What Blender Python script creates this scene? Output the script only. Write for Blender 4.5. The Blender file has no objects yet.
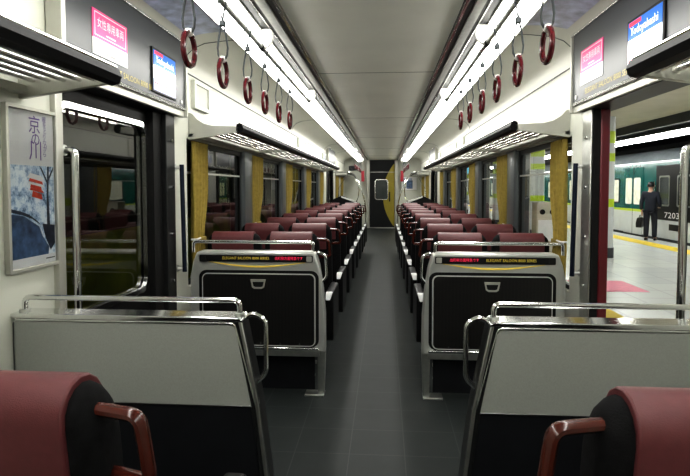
import bpy, math, random
from mathutils import Vector, Matrix
random.seed(7)
PI = math.pi
SC = bpy.context.scene
COL = SC.collection

# ------------------------------------------------------------------ materials
def mat(name, color, rough=.5, metal=0., noise=0., nscale=20., bump=0., bscale=200., emit=None, estr=0., spec=.5, coat=0.):
    m = bpy.data.materials.new(name); m.use_nodes = True
    nt = m.node_tree; N = nt.nodes; L = nt.links
    b = N['Principled BSDF']
    b.inputs['Base Color'].default_value = (*color, 1)
    b.inputs['Roughness'].default_value = rough
    b.inputs['Metallic'].default_value = metal
    b.inputs['Specular IOR Level'].default_value = spec
    b.inputs['Coat Weight'].default_value = coat
    tc = N.new('ShaderNodeTexCoord')
    if noise > 0:
        n = N.new('ShaderNodeTexNoise'); n.inputs['Scale'].default_value = nscale; n.inputs['Detail'].default_value = 4
        L.new(tc.outputs['Object'], n.inputs['Vector'])
        r = N.new('ShaderNodeValToRGB')
        r.color_ramp.elements[0].position = .3; r.color_ramp.elements[1].position = .7
        r.color_ramp.elements[0].color = (*[c * (1 - noise) for c in color], 1)
        r.color_ramp.elements[1].color = (*[min(1, c * (1 + noise)) for c in color], 1)
        L.new(n.outputs['Fac'], r.inputs['Fac']); L.new(r.outputs['Color'], b.inputs['Base Color'])
    if bump > 0:
        n2 = N.new('ShaderNodeTexNoise'); n2.inputs['Scale'].default_value = bscale
        L.new(tc.outputs['Object'], n2.inputs['Vector'])
        bp = N.new('ShaderNodeBump'); bp.inputs['Strength'].default_value = bump; bp.inputs['Distance'].default_value = .002
        L.new(n2.outputs['Fac'], bp.inputs['Height']); L.new(bp.outputs['Normal'], b.inputs['Normal'])
    if emit:
        b.inputs['Emission Color'].default_value = (*emit, 1); b.inputs['Emission Strength'].default_value = estr
    return m

def glass(name, tint, ior=1.45, rough=0.0, extra=0.0):
    m = bpy.data.materials.new(name); m.use_nodes = True
    nt = m.node_tree; N = nt.nodes; L = nt.links
    N.remove(N['Principled BSDF'])
    t = N.new('ShaderNodeBsdfTransparent'); t.inputs['Color'].default_value = (*tint, 1)
    g = N.new('ShaderNodeBsdfGlossy'); g.inputs['Roughness'].default_value = rough
    f = N.new('ShaderNodeFresnel'); f.inputs['IOR'].default_value = ior
    ad = N.new('ShaderNodeMath'); ad.operation = 'ADD'; ad.use_clamp = True; ad.inputs[1].default_value = extra
    mx = N.new('ShaderNodeMixShader')
    L.new(f.outputs['Fac'], ad.inputs[0]); L.new(ad.outputs[0], mx.inputs['Fac'])
    L.new(t.outputs[0], mx.inputs[1]); L.new(g.outputs[0], mx.inputs[2])
    L.new(mx.outputs[0], N['Material Output'].inputs['Surface'])
    return m

def floor_material():
    m = mat('floor_tiles', (.05, .055, .055), .48, bump=.05, bscale=120, spec=.22)
    nt = m.node_tree; N = nt.nodes; L = nt.links; b = N['Principled BSDF']
    tc = N.new('ShaderNodeTexCoord'); sp = N.new('ShaderNodeSeparateXYZ'); L.new(tc.outputs['Object'], sp.inputs[0])
    def line(out, off):
        a = N.new('ShaderNodeMath'); a.operation = 'ADD'; a.inputs[1].default_value = 30 + off; L.new(out, a.inputs[0])
        d = N.new('ShaderNodeMath'); d.operation = 'DIVIDE'; d.inputs[1].default_value = .29; L.new(a.outputs[0], d.inputs[0])
        f = N.new('ShaderNodeMath'); f.operation = 'FRACT'; L.new(d.outputs[0], f.inputs[0])
        s = N.new('ShaderNodeMath'); s.operation = 'LESS_THAN'; s.inputs[1].default_value = .018; L.new(f.outputs[0], s.inputs[0])
        return s.outputs[0]
    x = line(sp.outputs['X'], .142 + .13); y = line(sp.outputs['Y'], .0)
    mx = N.new('ShaderNodeMath'); mx.operation = 'MAXIMUM'; L.new(x, mx.inputs[0]); L.new(y, mx.inputs[1])
    no = N.new('ShaderNodeTexNoise'); no.inputs['Scale'].default_value = 5; no.inputs['Detail'].default_value = 6
    L.new(tc.outputs['Object'], no.inputs['Vector'])
    r = N.new('ShaderNodeValToRGB'); r.color_ramp.elements[0].color = (.018, .022, .022, 1); r.color_ramp.elements[1].color = (.034, .040, .039, 1)
    L.new(no.outputs['Fac'], r.inputs['Fac'])
    mc = N.new('ShaderNodeMix'); mc.data_type = 'RGBA'
    L.new(mx.outputs[0], mc.inputs['Factor']); L.new(r.outputs['Color'], mc.inputs[6]); mc.inputs[7].default_value = (.050, .056, .054, 1)
    L.new(mc.outputs[2], b.inputs['Base Color'])
    return m

def platform_material():
    m = mat('platform_tiles', (.6, .62, .6), .22)
    nt = m.node_tree; N = nt.nodes; L = nt.links; b = N['Principled BSDF']
    tc = N.new('ShaderNodeTexCoord')
    br = N.new('ShaderNodeTexBrick'); br.offset = 0; br.inputs['Scale'].default_value = 1
    br.inputs['Brick Width'].default_value = .6; br.inputs['Row Height'].default_value = .6; br.inputs['Mortar Size'].default_value = .006
    br.inputs['Color1'].default_value = (.58, .60, .57, 1); br.inputs['Color2'].default_value = (.50, .53, .51, 1); br.inputs['Mortar'].default_value = (.36, .37, .36, 1)
    L.new(tc.outputs['Object'], br.inputs['Vector']); L.new(br.outputs['Color'], b.inputs['Base Color'])
    return m

def ribbed(name, c1, c2, scale, rough, axis='X'):
    m = mat(name, c1, rough)
    nt = m.node_tree; N = nt.nodes; L = nt.links; b = N['Principled BSDF']
    tc = N.new('ShaderNodeTexCoord'); w = N.new('ShaderNodeTexWave'); w.bands_direction = axis
    w.inputs['Scale'].default_value = scale; w.inputs['Distortion'].default_value = .6; w.inputs['Detail'].default_value = 2
    L.new(tc.outputs['Object'], w.inputs['Vector'])
    r = N.new('ShaderNodeValToRGB'); r.color_ramp.elements[0].color = (*c1, 1); r.color_ramp.elements[1].color = (*c2, 1)
    L.new(w.outputs['Fac'], r.inputs['Fac']); L.new(r.outputs['Color'], b.inputs['Base Color'])
    return m

def snow_material():
    m = mat('snow_print', (.5, .6, .7), .3)
    nt = m.node_tree; N = nt.nodes; L = nt.links; b = N['Principled BSDF']
    tc = N.new('ShaderNodeTexCoord'); n = N.new('ShaderNodeTexNoise'); n.inputs['Scale'].default_value = 26; n.inputs['Detail'].default_value = 8
    n.inputs['Roughness'].default_value = .7
    L.new(tc.outputs['Object'], n.inputs['Vector'])
    r = N.new('ShaderNodeValToRGB'); e = r.color_ramp.elements
    e[0].position = .34; e[0].color = (.04, .08, .17, 1); e[1].position = .56; e[1].color = (.85, .92, .98, 1)
    x = e.new(.45); x.color = (.38, .52, .70, 1)
    L.new(n.outputs['Fac'], r.inputs['Fac']); L.new(r.outputs['Color'], b.inputs['Base Color'])
    return m

M = {}
M['wall'] = mat('white_wall_laminate', (.62, .63, .56), .38, noise=.03, nscale=3)
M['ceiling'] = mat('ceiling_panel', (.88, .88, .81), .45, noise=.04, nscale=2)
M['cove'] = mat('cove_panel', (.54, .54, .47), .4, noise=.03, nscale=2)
M['floor'] = floor_material()
M['pillar'] = mat('grey_window_pillar', (.12, .135, .145), .3, metal=.3, noise=.1, nscale=3)
M['steel'] = mat('brushed_steel', (.50, .51, .48), .3, metal=.9, noise=.08, nscale=30)
M['chrome'] = mat('chrome', (.78, .79, .78), .14, metal=1., noise=.03, nscale=10)
M['satin'] = mat('satin_silver', (.50, .50, .45), .4, metal=.45, noise=.04, nscale=8)
M['dark_metal'] = mat('dark_metal_panel', (.018, .019, .019), .35, metal=.2, noise=.15, nscale=12, spec=.2)
M['door_leaf'] = mat('dark_door_leaf', (.012, .012, .012), .4, metal=.3, noise=.1, nscale=8, spec=.2)
M['black'] = mat('black_plastic', (.006, .006, .0065), .4, noise=.1, nscale=30, spec=.25)
M['rubber'] = mat('black_rubber', (.008, .008, .008), .6, noise=.1, nscale=20, spec=.2)
M['black_and_shade'] = mat('matt_black_panel', (.006, .007, .009), .7, noise=.2, nscale=10, spec=.2)  # black paint of divider and train, also shade under the display dividers
M['velour'] = mat('black_velour', (.006, .006, .0065), .85, noise=.5, nscale=45, bump=.6, bscale=300, spec=.15)
M['maroon'] = mat('maroon_headrest_vinyl', (.115, .027, .030), .42, noise=.08, nscale=60, bump=.25, bscale=500)
M['handle'] = mat('red_brown_handle', (.062, .011, .006), .22, noise=.1, nscale=20, coat=.2)
M['ring'] = mat('crimson_ring', (.095, .007, .012), .25, noise=.08, nscale=20, coat=.4)
M['strap'] = mat('grey_strap_webbing', (.045, .055, .06), .6, noise=.15, nscale=60)
M['white'] = mat('white_plastic', (.75, .75, .72), .4, noise=.03, nscale=12)
M['capwhite'] = mat('silver_armrest_cap', (.85, .86, .86), .35, noise=.03, nscale=12)
M['laminate'] = mat('speckled_grey_laminate', (.33, .345, .315), .42, noise=.05, nscale=220)
M['woodblack'] = ribbed('black_wood_panel', (.005, .005, .005), (.010, .009, .008), 14, .35)
M['header'] = ribbed('brushed_grey_header', (.050, .055, .058), (.062, .067, .070), 60, .35, 'Z')
M['curtain'] = mat('gold_curtain', (.34, .255, .05), .8, noise=.16, nscale=40, bump=.4, bscale=150)
M['darkcurtain'] = mat('shaded_curtain', (.16, .12, .02), .8, noise=.16, nscale=40)
M['glass'] = glass('window_glass', (.60, .66, .56), 1.5, extra=.05)
M['doorglass'] = glass('door_glass', (.80, .82, .62), 1.5, extra=.06)
M['glass_open'] = glass('platform_side_glass', (.93, .95, .93), 1.36)
M['shell'] = mat('silver_shell', (.62, .63, .60), .32, metal=.6, noise=.05, nscale=8)
M['trimline'] = mat('bright_trim_line', (.70, .71, .68), .3, metal=.25, noise=.03, nscale=8)
M['slat'] = mat('bright_slat', (.88, .88, .85), .24, metal=.85, noise=.03, nscale=8)
M['lip'] = mat('black_rack_lip', (.006, .006, .0065), .45, noise=.1, nscale=20, spec=.08)
M['signred'] = mat('bright_red_plate', (.45, .03, .05), .4, noise=.05)
M['clear'] = glass('clear_glass', (.97, .98, .98), 1.3)
M['light'] = mat('lamp_diffuser', (.9, .9, .9), .5, emit=(1, .985, .94), estr=16.0)
M['pink'] = mat('pink_print', (.80, .07, .26), .35, noise=.02)
M['paper'] = mat('white_paper', (.85, .85, .86), .4, noise=.02)
M['screen'] = mat('screen_black', (.01, .012, .02), .15, noise=.1)
M['scr_blue'] = mat('screen_blue', (.03, .12, .4), .2, emit=(.05, .2, .65), estr=.7, noise=.1)
M['scr_white'] = mat('screen_white', (.8, .85, .9), .2, emit=(.85, .92, 1), estr=1.4, noise=.02)
M['scr_red'] = mat('screen_red', (.6, .05, .1), .2, emit=(.8, .08, .12), estr=1.0, noise=.02)
M['scr_pale'] = mat('screen_pale', (.5, .6, .8), .2, emit=(.5, .6, .85), estr=.7, noise=.05)
M['gold'] = mat('gold_lettering', (.55, .45, .10), .35, noise=.05)
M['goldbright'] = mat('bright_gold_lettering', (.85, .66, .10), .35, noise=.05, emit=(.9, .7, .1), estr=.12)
M['led'] = mat('red_led', (.6, .02, .06), .4, emit=(1, .04, .12), estr=.9, noise=.02)
M['purple'] = mat('purple_ink', (.20, .12, .38), .5, noise=.05)
M['snow'] = snow_material()
M['vermilion'] = mat('vermilion_print', (.62, .07, .04), .4, noise=.2, nscale=60)
M['river'] = mat('river_print', (.075, .13, .24), .35, noise=.6, nscale=22)
M['treeprint'] = mat('dark_tree_print', (.025, .035, .06), .4, noise=.4, nscale=50)
M['advert'] = mat('pale_blue_advert', (.42, .46, .56), .4, noise=.35, nscale=14)
M['vent'] = ribbed('vent_grille', (.34, .34, .31), (.55, .55, .50), 40, .5, 'Z')
M['doorred'] = mat('red_door_edge', (.12, .008, .014), .35, noise=.08, nscale=10)
M['yellow'] = mat('yellow_paint', (.36, .29, .03), .5, noise=.05, nscale=10)
M['enddoor'] = mat('charcoal_end_door', (.014, .015, .016), .4, noise=.1, nscale=10, spec=.2)
M['platform'] = platform_material()
M['tactile'] = mat('yellow_tactile_paving', (.62, .47, .03), .6, noise=.1, nscale=30)
M['pinkmark'] = mat('pink_floor_marking', (.62, .17, .25), .5, noise=.1, nscale=14)
M['beige'] = mat('beige_platform_ceiling', (.52, .49, .40), .6, noise=.05, nscale=3)
M['tunnel'] = mat('dark_tunnel', (.02, .022, .02), .8, noise=.4, nscale=4)
M['fascia'] = mat('dark_fascia', (.03, .032, .035), .6, noise=.2, nscale=5)
M['platlight'] = mat('platform_tube', (.9, .9, .9), .5, emit=(1, 1, .96), estr=22.)
M['teal'] = mat('teal_train_paint', (.008, .105, .095), .25, noise=.08, nscale=3, coat=.4)
M['lime'] = mat('lime_stripe', (.42, .56, .02), .4, noise=.05)
M['trainwhite'] = mat('train_white_paint', (.55, .58, .58), .3, noise=.04, nscale=4)
M['trainroof'] = mat('train_roof_silver', (.42, .47, .50), .35, metal=.3, noise=.1, nscale=4)
M['litwin'] = mat('lit_window', (.5, .5, .42), .2, emit=(.80, .80, .66), estr=.45, noise=.25, nscale=5)
M['dimwin'] = mat('dim_window', (.02, .022, .022), .1, emit=(.16, .19, .17), estr=.12, noise=.4, nscale=4)
M['column'] = mat('platform_column', (.50, .52, .52), .4, noise=.05, nscale=4)
M['suit'] = mat('dark_navy_suit', (.010, .013, .024), .8, noise=.2, nscale=30)
M['trouser'] = mat('dark_trousers', (.008, .010, .018), .8, noise=.2, nscale=30)
M['skin'] = mat('skin', (.45, .27, .19), .5, noise=.08, nscale=20)
M['hair'] = mat('black_hair', (.008, .007, .007), .5, noise=.2, nscale=60)
M['shoe'] = mat('black_leather', (.008, .008, .008), .3, noise=.2, nscale=30)
M['olive'] = mat('olive_green_panel', (.22, .235, .02), .6, noise=.5, nscale=1.6)
M['greybody'] = mat('dim_grey_body', (.04, .04, .036), .6, noise=.2, nscale=2)
M['orange'] = mat('orange_plate', (.55, .2, .03), .5, noise=.1)
M['bluesign'] = mat('blue_lit_sign', (.1, .4, .6), .4, emit=(.15, .55, .8), estr=1.2, noise=.05)
M['cream'] = mat('cream_bin', (.58, .55, .46), .5, noise=.05, nscale=6)

# ------------------------------------------------------------------ mesh builder
class B:
    def __init__(s): s.v = []; s.f = []; s.i = []; s.m = []; s.c = 0
    def use(s, m):
        m = M[m] if isinstance(m, str) else m
        if m not in s.m: s.m.append(m)
        s.c = s.m.index(m); return s
    def face(s, ids): s.f.append(ids); s.i.append(s.c)
    def poly(s, pts):
        n = len(s.v); s.v += [tuple(p) for p in pts]; s.face(list(range(n, n + len(pts)))); return s
    def box(s, x0, x1, y0, y1, z0, z1):
        n = len(s.v)
        s.v += [(x, y, z) for z in (z0, z1) for y in (y0, y1) for x in (x0, x1)]
        for q in ((0, 2, 3, 1), (4, 5, 7, 6), (0, 1, 5, 4), (2, 6, 7, 3), (0, 4, 6, 2), (1, 3, 7, 5)): s.face([n + k for k in q])
        return s
    def loft(s, rings, caps=True, closed=False):
        n = len(s.v); k = len(rings[0])
        for r in rings: s.v += [tuple(p) for p in r]
        R = len(rings)
        for a in range(R if closed else R - 1):
            b = (a + 1) % R
            for j in range(k):
                j2 = (j + 1) % k
                s.face([n + a * k + j, n + a * k + j2, n + b * k + j2, n + b * k + j])
        if caps and not closed:
            s.face([n + j for j in reversed(range(k))]); s.face([n + (R - 1) * k + j for j in range(k)])
        return s
    def tube(s, path, r, n=10, closed=False, caps=True, ry=None):
        P = [Vector(p) for p in path]; R = []; prev = None
        for a, p in enumerate(P):
            if closed: t = (P[(a + 1) % len(P)] - P[a - 1])
            else: t = P[min(a + 1, len(P) - 1)] - P[max(a - 1, 0)]
            t.normalize()
            if prev is None:
                u = Vector((0, 0, 1)) if abs(t.z) < .9 else Vector((1, 0, 0))
            else: u = prev
            u = (u - t * u.dot(t)).normalized(); prev = u
            w = t.cross(u)
            ra = r[a] if isinstance(r, (list, tuple)) else r
            rb = ra if ry is None else ry
            R.append([p + u * ra * math.cos(2 * PI * j / n) + w * rb * math.sin(2 * PI * j / n) for j in range(n)])
        return s.loft(R, caps, closed)
    def prism(s, pts, d, fn):
        """pts 2-D outline, d (a, b) depth range, fn(u, v, w) -> xyz"""
        n = len(s.v); k = len(pts)
        for w in d: s.v += [tuple(fn(u, v, w)) for u, v in pts]
        s.face([n + j for j in reversed(range(k))]); s.face([n + k + j for j in range(k)])
        for j in range(k):
            j2 = (j + 1) % k; s.face([n + j, n + j2, n + k + j2, n + k + j])
        return s
    def ring_frame(s, outer, inner, d, fn):
        """frame between two outlines with equal counts"""
        k = len(outer); n = len(s.v)
        for w in d:
            s.v += [tuple(fn(u, v, w)) for u, v in outer]; s.v += [tuple(fn(u, v, w)) for u, v in inner]
        for j in range(k):
            j2 = (j + 1) % k
            s.face([n + j, n + k + j, n + k + j2, n + j2])
            s.face([n + 2 * k + j, n + 2 * k + j2, n + 3 * k + j2, n + 3 * k + j])
            s.face([n + j, n + j2, n + 2 * k + j2, n + 2 * k + j])
            s.face([n + k + j, n + 3 * k + j, n + 3 * k + j2, n + k + j2])
        return s
    def text(s, body, size, at, ux, uy, un, width=None, ext=.0008, align='CENTER'):
        c = bpy.data.curves.new('t', 'FONT'); c.body = body; c.size = size; c.align_x = align; c.align_y = 'CENTER'; c.resolution_u = 2
        o = bpy.data.objects.new('t', c); COL.objects.link(o)
        bpy.context.view_layer.update()
        dg = bpy.context.evaluated_depsgraph_get()
        m = bpy.data.meshes.new_from_object(o.evaluated_get(dg))
        xs = [v.co.x for v in m.vertices] or [0, 1]
        k = (width / (max(xs) - min(xs))) if width else 1
        n = len(s.v); at = Vector(at); ux = Vector(ux); uy = Vector(uy); un = Vector(un)
        s.v += [tuple(at + ux * v.co.x * k + uy * v.co.y + un * ext) for v in m.vertices]
        for p in m.polygons: s.face([n + j for j in p.vertices])
        bpy.data.objects.remove(o); bpy.data.curves.remove(c); bpy.data.meshes.remove(m)
        return s
    def mesh(s, name):
        m = bpy.data.meshes.new(name); m.from_pydata(s.v, [], s.f); 
        for x in s.m: m.materials.append(x)
        m.polygons.foreach_set('material_index', s.i)
        m.polygons.foreach_set('use_smooth', [True] * len(s.f)); m.set_sharp_from_angle(angle=math.radians(38)); m.update()
        return m

def obj(name, b, parent=None, bevel=0., segs=2, loc=None, rotz=0):
    o = bpy.data.objects.new(name, b.mesh(name) if isinstance(b, B) else b); COL.objects.link(o)
    if parent: o.parent = parent
    if loc: o.location = loc
    if rotz: o.rotation_euler.z = rotz
    if bevel:
        md = o.modifiers.new('bevel', 'BEVEL'); md.width = bevel; md.segments = segs; md.limit_method = 'ANGLE'; md.angle_limit = math.radians(35); md.harden_normals = False
    return o

def tag(o, label, cat, group=None, kind=None):
    o['label'] = label; o['category'] = cat
    if group: o['group'] = group
    if kind: o['kind'] = kind
    return o

def thing(name, label, cat, loc=(0, 0, 0), rotz=0, group=None):
    o = bpy.data.objects.new(name, None); COL.objects.link(o); o.location = loc; o.rotation_euler.z = rotz
    o.empty_display_size = .1
    return tag(o, label, cat, group)

def struct(name, b, parent=None, bevel=0.):
    o = obj(name, b, parent, bevel)
    if not parent: o['kind'] = 'structure'
    return o

def dup(root, loc, rotz=None, label=None):
    r = root.copy(); COL.objects.link(r); r.location = loc
    if rotz is not None: r.rotation_euler.z = rotz
    if label: r['label'] = label
    for ch in list(root.children):
        c = ch.copy(); COL.objects.link(c); c.parent = r
        for g in list(ch.children):
            d = g.copy(); COL.objects.link(d); d.parent = c
    return r

def arc(cx, cy, r, a0, a1, n=6):
    return [(cx + r * math.cos(math.radians(a0 + (a1 - a0) * k / n)), cy + r * math.sin(math.radians(a0 + (a1 - a0) * k / n))) for k in range(n + 1)]

def rrect(u0, u1, v0, v1, r, n=5):
    return arc(u1 - r, v0 + r, r, -90, 0, n) + arc(u1 - r, v1 - r, r, 0, 90, n) + arc(u0 + r, v1 - r, r, 90, 180, n) + arc(u0 + r, v0 + r, r, 180, 270, n)

def fillet(path, r, n=5):
    """round the corners of a 3-D polyline"""
    P = [Vector(p) for p in path]; out = [P[0]]
    for a in range(1, len(P) - 1):
        d0 = (P[a - 1] - P[a]); d1 = (P[a + 1] - P[a]); k = min(r, d0.length * .45, d1.length * .45)
        A = P[a] + d0.normalized() * k; C = P[a] + d1.normalized() * k
        for t in range(n + 1):
            u = t / n; out.append(A * (1 - u) ** 2 + P[a] * 2 * u * (1 - u) + C * u ** 2)
    out.append(P[-1]); return out

SIDES = ((-1, 'closed-door side'), (1, 'open-door side'))
ORD = ['first', 'second', 'third', 'fourth', 'fifth', 'sixth', 'seventh', 'eighth', 'ninth', 'tenth']
END = 18.6
W = 1.31          # half width of the saloon
YB = -1.6         # rear end behind the camera

# ------------------------------------------------------------------ the shell
b = B().use('floor').box(-1.5, 1.5, YB, END + .1, -.1, 0); struct('floor', b)
b = B().use('ceiling').box(-.47, .47, YB, END, 2.345, 2.40)
o = struct('ceiling', b)
for k, y in enumerate((1.6, 4.5, 7.4, 10.3, 13.2, 16.1)):
    g = B().use('dark_metal').box(-.47, .47, y, y + .006, 2.3435, 2.346); obj('seam', g, o)

cove = [(1.31, 2.20), (1.305, 2.26), (1.28, 2.315), (1.235, 2.355), (1.16, 2.385), (1.02, 2.40), (.84, 2.405), (.60, 2.41)]
WIN = [(3.70, 5.20), (5.58, 7.15), (7.53, 9.12), (9.50, 11.10), (11.48, 12.3), (15.25, 16.6), (17.0, 18.3)]
DOORS = [(2.16, 3.45), (13.0, 14.2)]
Z0, Z1 = .70, 1.745
for sx, side in SIDES:
    nm = 'left' if sx < 0 else 'right'
    # cove
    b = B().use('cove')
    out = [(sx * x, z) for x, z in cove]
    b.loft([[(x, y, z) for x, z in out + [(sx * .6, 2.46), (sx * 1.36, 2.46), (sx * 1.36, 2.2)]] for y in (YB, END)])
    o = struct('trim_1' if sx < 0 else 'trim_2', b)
    for y in (1.9, 3.66, 8.0, 12.4, 15.0):
        g = B().use('strap'); g.loft([[(sx * (x - .002), yy, z - .003) for x, z in cove[:-1]] + [(sx * x, yy, z + .004) for x, z in reversed(cove[:-1])] for yy in (y, y + .006)]); obj('seam', g, o)
    struct('trim_%d' % (60 if sx < 0 else 61), B().use('strap').box(*sorted((sx * 1.304, sx * 1.312)), 3.52, END, 2.196, 2.202))
    # wall
    b = B().use('wall')
    xa, xb = sorted((sx * W, sx * 1.44))
    solid = []
    ys = sorted(WIN + [(d0, d1) for d0, d1 in DOORS])
    cur = YB
    for a, c in ys:
        b.box(xa, xb, cur, a, 0, 2.2)
        if (a, c) in WIN:
            b.box(xa, xb, a, c, 0, Z0); b.box(xa, xb, a, c, Z1, 2.2)
        else:
            b.box(xa, xb, a, c, 1.885, 2.2)
        cur = c
    b.box(xa, xb, cur, END, 0, 2.2)
    struct('wall_' + nm, b)
    # heater box along the foot of the wall
    b = B().use('dark_metal').box(*sorted((sx * 1.20, sx * 1.308)), 3.75, 12.0, 0, .20)
    struct('baseboard_' + nm, b, bevel=.01)
    # air slots beside the centre ceiling
    b = B().use('black').box(*sorted((sx * .47, sx * .655)), YB, END, 2.36, 2.41)
    b.use('chrome').box(*sorted((sx * .475, sx * .492)), YB, END, 2.328, 2.36)
    b.use('black').box(*sorted((sx * .492, sx * .525)), YB, END, 2.336, 2.36)
    b.use('steel').box(*sorted((sx * .525, sx * .575)), YB, END, 2.325, 2.362)
    b.use('black').box(*sorted((sx * .575, sx * .605)), YB, END, 2.335, 2.362)
    b.use('dark_metal').box(*sorted((sx * .605, sx * .65)), YB, END, 2.328, 2.362)
    b.use('chrome').box(*sorted((sx * .597, sx * .605)), YB, END, 2.328, 2.362)
    struct('trim_3' if sx < 0 else 'trim_4', b)
    # windows
    for k, (a, c) in enumerate(WIN):
        n = k + 1 + (0 if sx < 0 else 10)
        q = [(sx * 1.345, a, Z0), (sx * 1.345, c, Z0), (sx * 1.345, c, Z1), (sx * 1.345, a, Z1)]
        g = B().use('glass' if sx < 0 else 'glass_open').poly(q if sx < 0 else q[::-1])     # faces inward
        w = struct('window_%d' % n, g)
        f = B().use('dark_metal')
        fn = lambda u, v, d: (sx * d, u, v)
        f.ring_frame(rrect(a, c, Z0, Z1, .03), rrect(a + .025, c - .025, Z0 + .03, Z1 - .04, .05), (1.335, 1.360), fn)
        obj('window_frame', f, w)
        # transom bar of the opening upper light
        f = B().use('steel').box(*sorted((sx * 1.334, sx * 1.350)), a + .025, c - .025, 1.50, 1.515)
        obj('transom', f, w)
    # grey pillars that clad the wall between the windows
    for k in range(4):
        a = WIN[k][1]; c = WIN[k + 1][0]
        b = B().use('pillar')
        pts = [(a - .004, 1.43), (a - .004, 1.325)] + [(a + .03 - .034 * math.cos(t * PI / 8), 1.325 - .034 * math.sin(t * PI / 8)) for t in range(1, 5)] + [(c - .02, 1.291), (c + .004, 1.30), (c + .004, 1.43)]
        b.prism(pts, (Z0 - .02, Z1 + .03), lambda u, v, w: (sx * v, u, w))
        struct('trim_%d' % (10 + k + (0 if sx < 0 else 10)), b)
    # sill
    b = B().use('satin').box(*sorted((sx * 1.27, sx * 1.41)), 3.8, 12.3, Z0 - .03, Z0)
    struct('trim_%d' % (30 if sx < 0 else 31), b, bevel=.006)
# rear wall behind the camera
struct('wall_back', B().use('wall').box(-1.44, 1.44, YB - .1, YB, 0, 2.45))

# ------------------------------------------------------------------ the end wall
b = B().use('wall')
b.box(-1.44, -.43, END, END + .1, 0, 2.45).box(.42, 1.44, END, END + .1, 0, 2.45)
struct('wall_front', b)
b = B().use('satin').box(-.56, -.43, END - .10, END + .02, 0, 2.34).box(.42, .55, END - .10, END + .02, 0, 2.34)
struct('trim_40', b, bevel=.02)
b = B().use('enddoor').box(-.43, .42, END + .03, END + .08, .0, 2.34)
d3 = struct('door_3', b)
# yellow crescent: the part of a great disc that falls on the door
cx, cz, r = 1.74, 1.14, 1.72
pts = []
for k in range(41):
    z = .02 + k * (2.30 / 40); dx = r * r - (z - cz) ** 2
    x = cx - math.sqrt(dx) if dx > 0 else 9
    if x < .41: pts.append((x, z))
b = B().use('yellow').prism(pts + [(.415, pts[-1][1]), (.415, pts[0][1])], (END + .022, END + .031), lambda u, v, w: (u, w, v))
obj('yellow_crescent', b, d3)
fn = lambda u, v, w: (u, w, v)
b = B().use('chrome').ring_frame(rrect(-.265, .20, .975, 1.68, .09), rrect(-.24, .175, 1.0, 1.655, .075), (END + .005, END + .03), fn); obj('window_frame', b, d3)
b = B().use('dimwin').prism(rrect(-.24, .175, 1.0, 1.655, .075), (END + .012, END + .024), fn); obj('window_pane', b, d3)
b = B().use('black').box(.23, .27, END, END + .03, .92, 1.25); obj('door_handle', b, d3, .006)
b = B().use('steel').box(-.43, .42, END + .01, END + .035, 1.92, 1.935); obj('door_rail', b, d3)
b = B().use('steel').box(-.43, .42, END - .02, END + .03, 0, .03); obj('threshold', b, d3)

t = thing('wall_display', 'small dark display high on the end wall beside the charcoal door', 'display', (-1.02, END, 2.06))
obj('casing', B().use('black').box(-.13, .13, -.03, -.002, -.08, .08), t, .008)
obj('screen', B().use('screen').box(-.115, .115, -.033, -.029, -.065, .065), t)
t = thing('framed_poster', 'small bluish framed poster on the white end wall', 'poster', (.91, END, 1.54))
fn = lambda u, v, w: (u, w, v)
obj('frame', B().use('satin').ring_frame([(-.28, -.24), (.28, -.24), (.28, .24), (-.28, .24)], [(-.26, -.22), (.26, -.22), (.26, .22), (-.26, .22)], (-.02, -.002), fn), t)
obj('print', B().use('paper').box(-.26, .26, -.012, -.003, -.22, .22).use('advert').box(-.2, .1, -.014, -.012, -.15, .18).use('river').box(-.08, .12, -.016, -.014, -.18, .1), t)
for sx, side in SIDES:
    t = thing('fire_sign', 'narrow red plate hanging by the end wall post on the %s' % side, 'sign', (sx * .66, END - .35, 1.80))
    obj('plate', B().use('signred').box(-.05, .05, -.01, .01, -.2, .16), t, .004)
    obj('bracket', B().use('steel').tube([(0, 0, .16), (0, 0, .56)], .008), t)

# ------------------------------------------------------------------ closed door (left) and open door (right)
fnL = lambda u, v, w: (-w, u, v)
leaf_out = rrect(2.16, 3.20, .0, 1.90, .01); 
b = B().use('door_leaf').ring_frame(leaf_out, rrect(2.285, 3.155, .80, 1.765, .07), (1.365, 1.40), fnL)
d1 = struct('door_1', b)
obj('window_trim', B().use('chrome').ring_frame(rrect(2.262, 3.178, .777, 1.788, .085), rrect(2.290, 3.150, .805, 1.760, .065), (1.355, 1.38), fnL), d1)
obj('door_glass', B().use('doorglass').poly([(-1.385, 2.27, .79), (-1.385, 3.17, .79), (-1.385, 3.17, 1.78), (-1.385, 2.27, 1.78)]), d1)
def jambs(sx, door):
    f = lambda x0, x1: sorted((sx * x0, sx * x1))
    if sx < 0: obj('gasket', B().use('rubber').box(*f(1.325, 1.40), 3.19, 3.31, 0, 1.89), door)
    else: obj('gasket', B().use('rubber').box(*f(1.300, 1.340), 3.30, 3.44, 0, 1.89), door)
    g = B().use('steel' if sx > 0 else 'dark_metal').box(*f(1.295 if sx < 0 else 1.288, 1.40 if sx < 0 else 1.300), 3.31, 3.45, 0, 1.89)
    obj('jamb_plate', g, door, .004)
    for z in (.5, .8, 1.1, 1.4, 1.7):
        obj('bolt', B().use('chrome').tube([(sx * 1.295, 3.38, z), (sx * 1.282, 3.38, z)], .009, 10), door)
    obj('near_jamb', B().use('steel' if sx > 0 else 'satin').box(*f(1.285, 1.44), 2.155, 2.205, 0, 1.89), door, .004)
    obj('soffit', B().use('black').box(*f(1.27, 1.44), 2.155, 3.45, 1.862, 1.90), door)
jambs(-1, d1)
d2 = struct('door_2', B().use('doorred').box(1.340, 1.395, 3.295, 3.44, 0, 1.862), bevel=.008)
jambs(1, d2)
obj('sill_plate', B().use('steel').box(1.30, 1.50, 2.2, 3.24, -.02, .012), d2)
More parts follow.
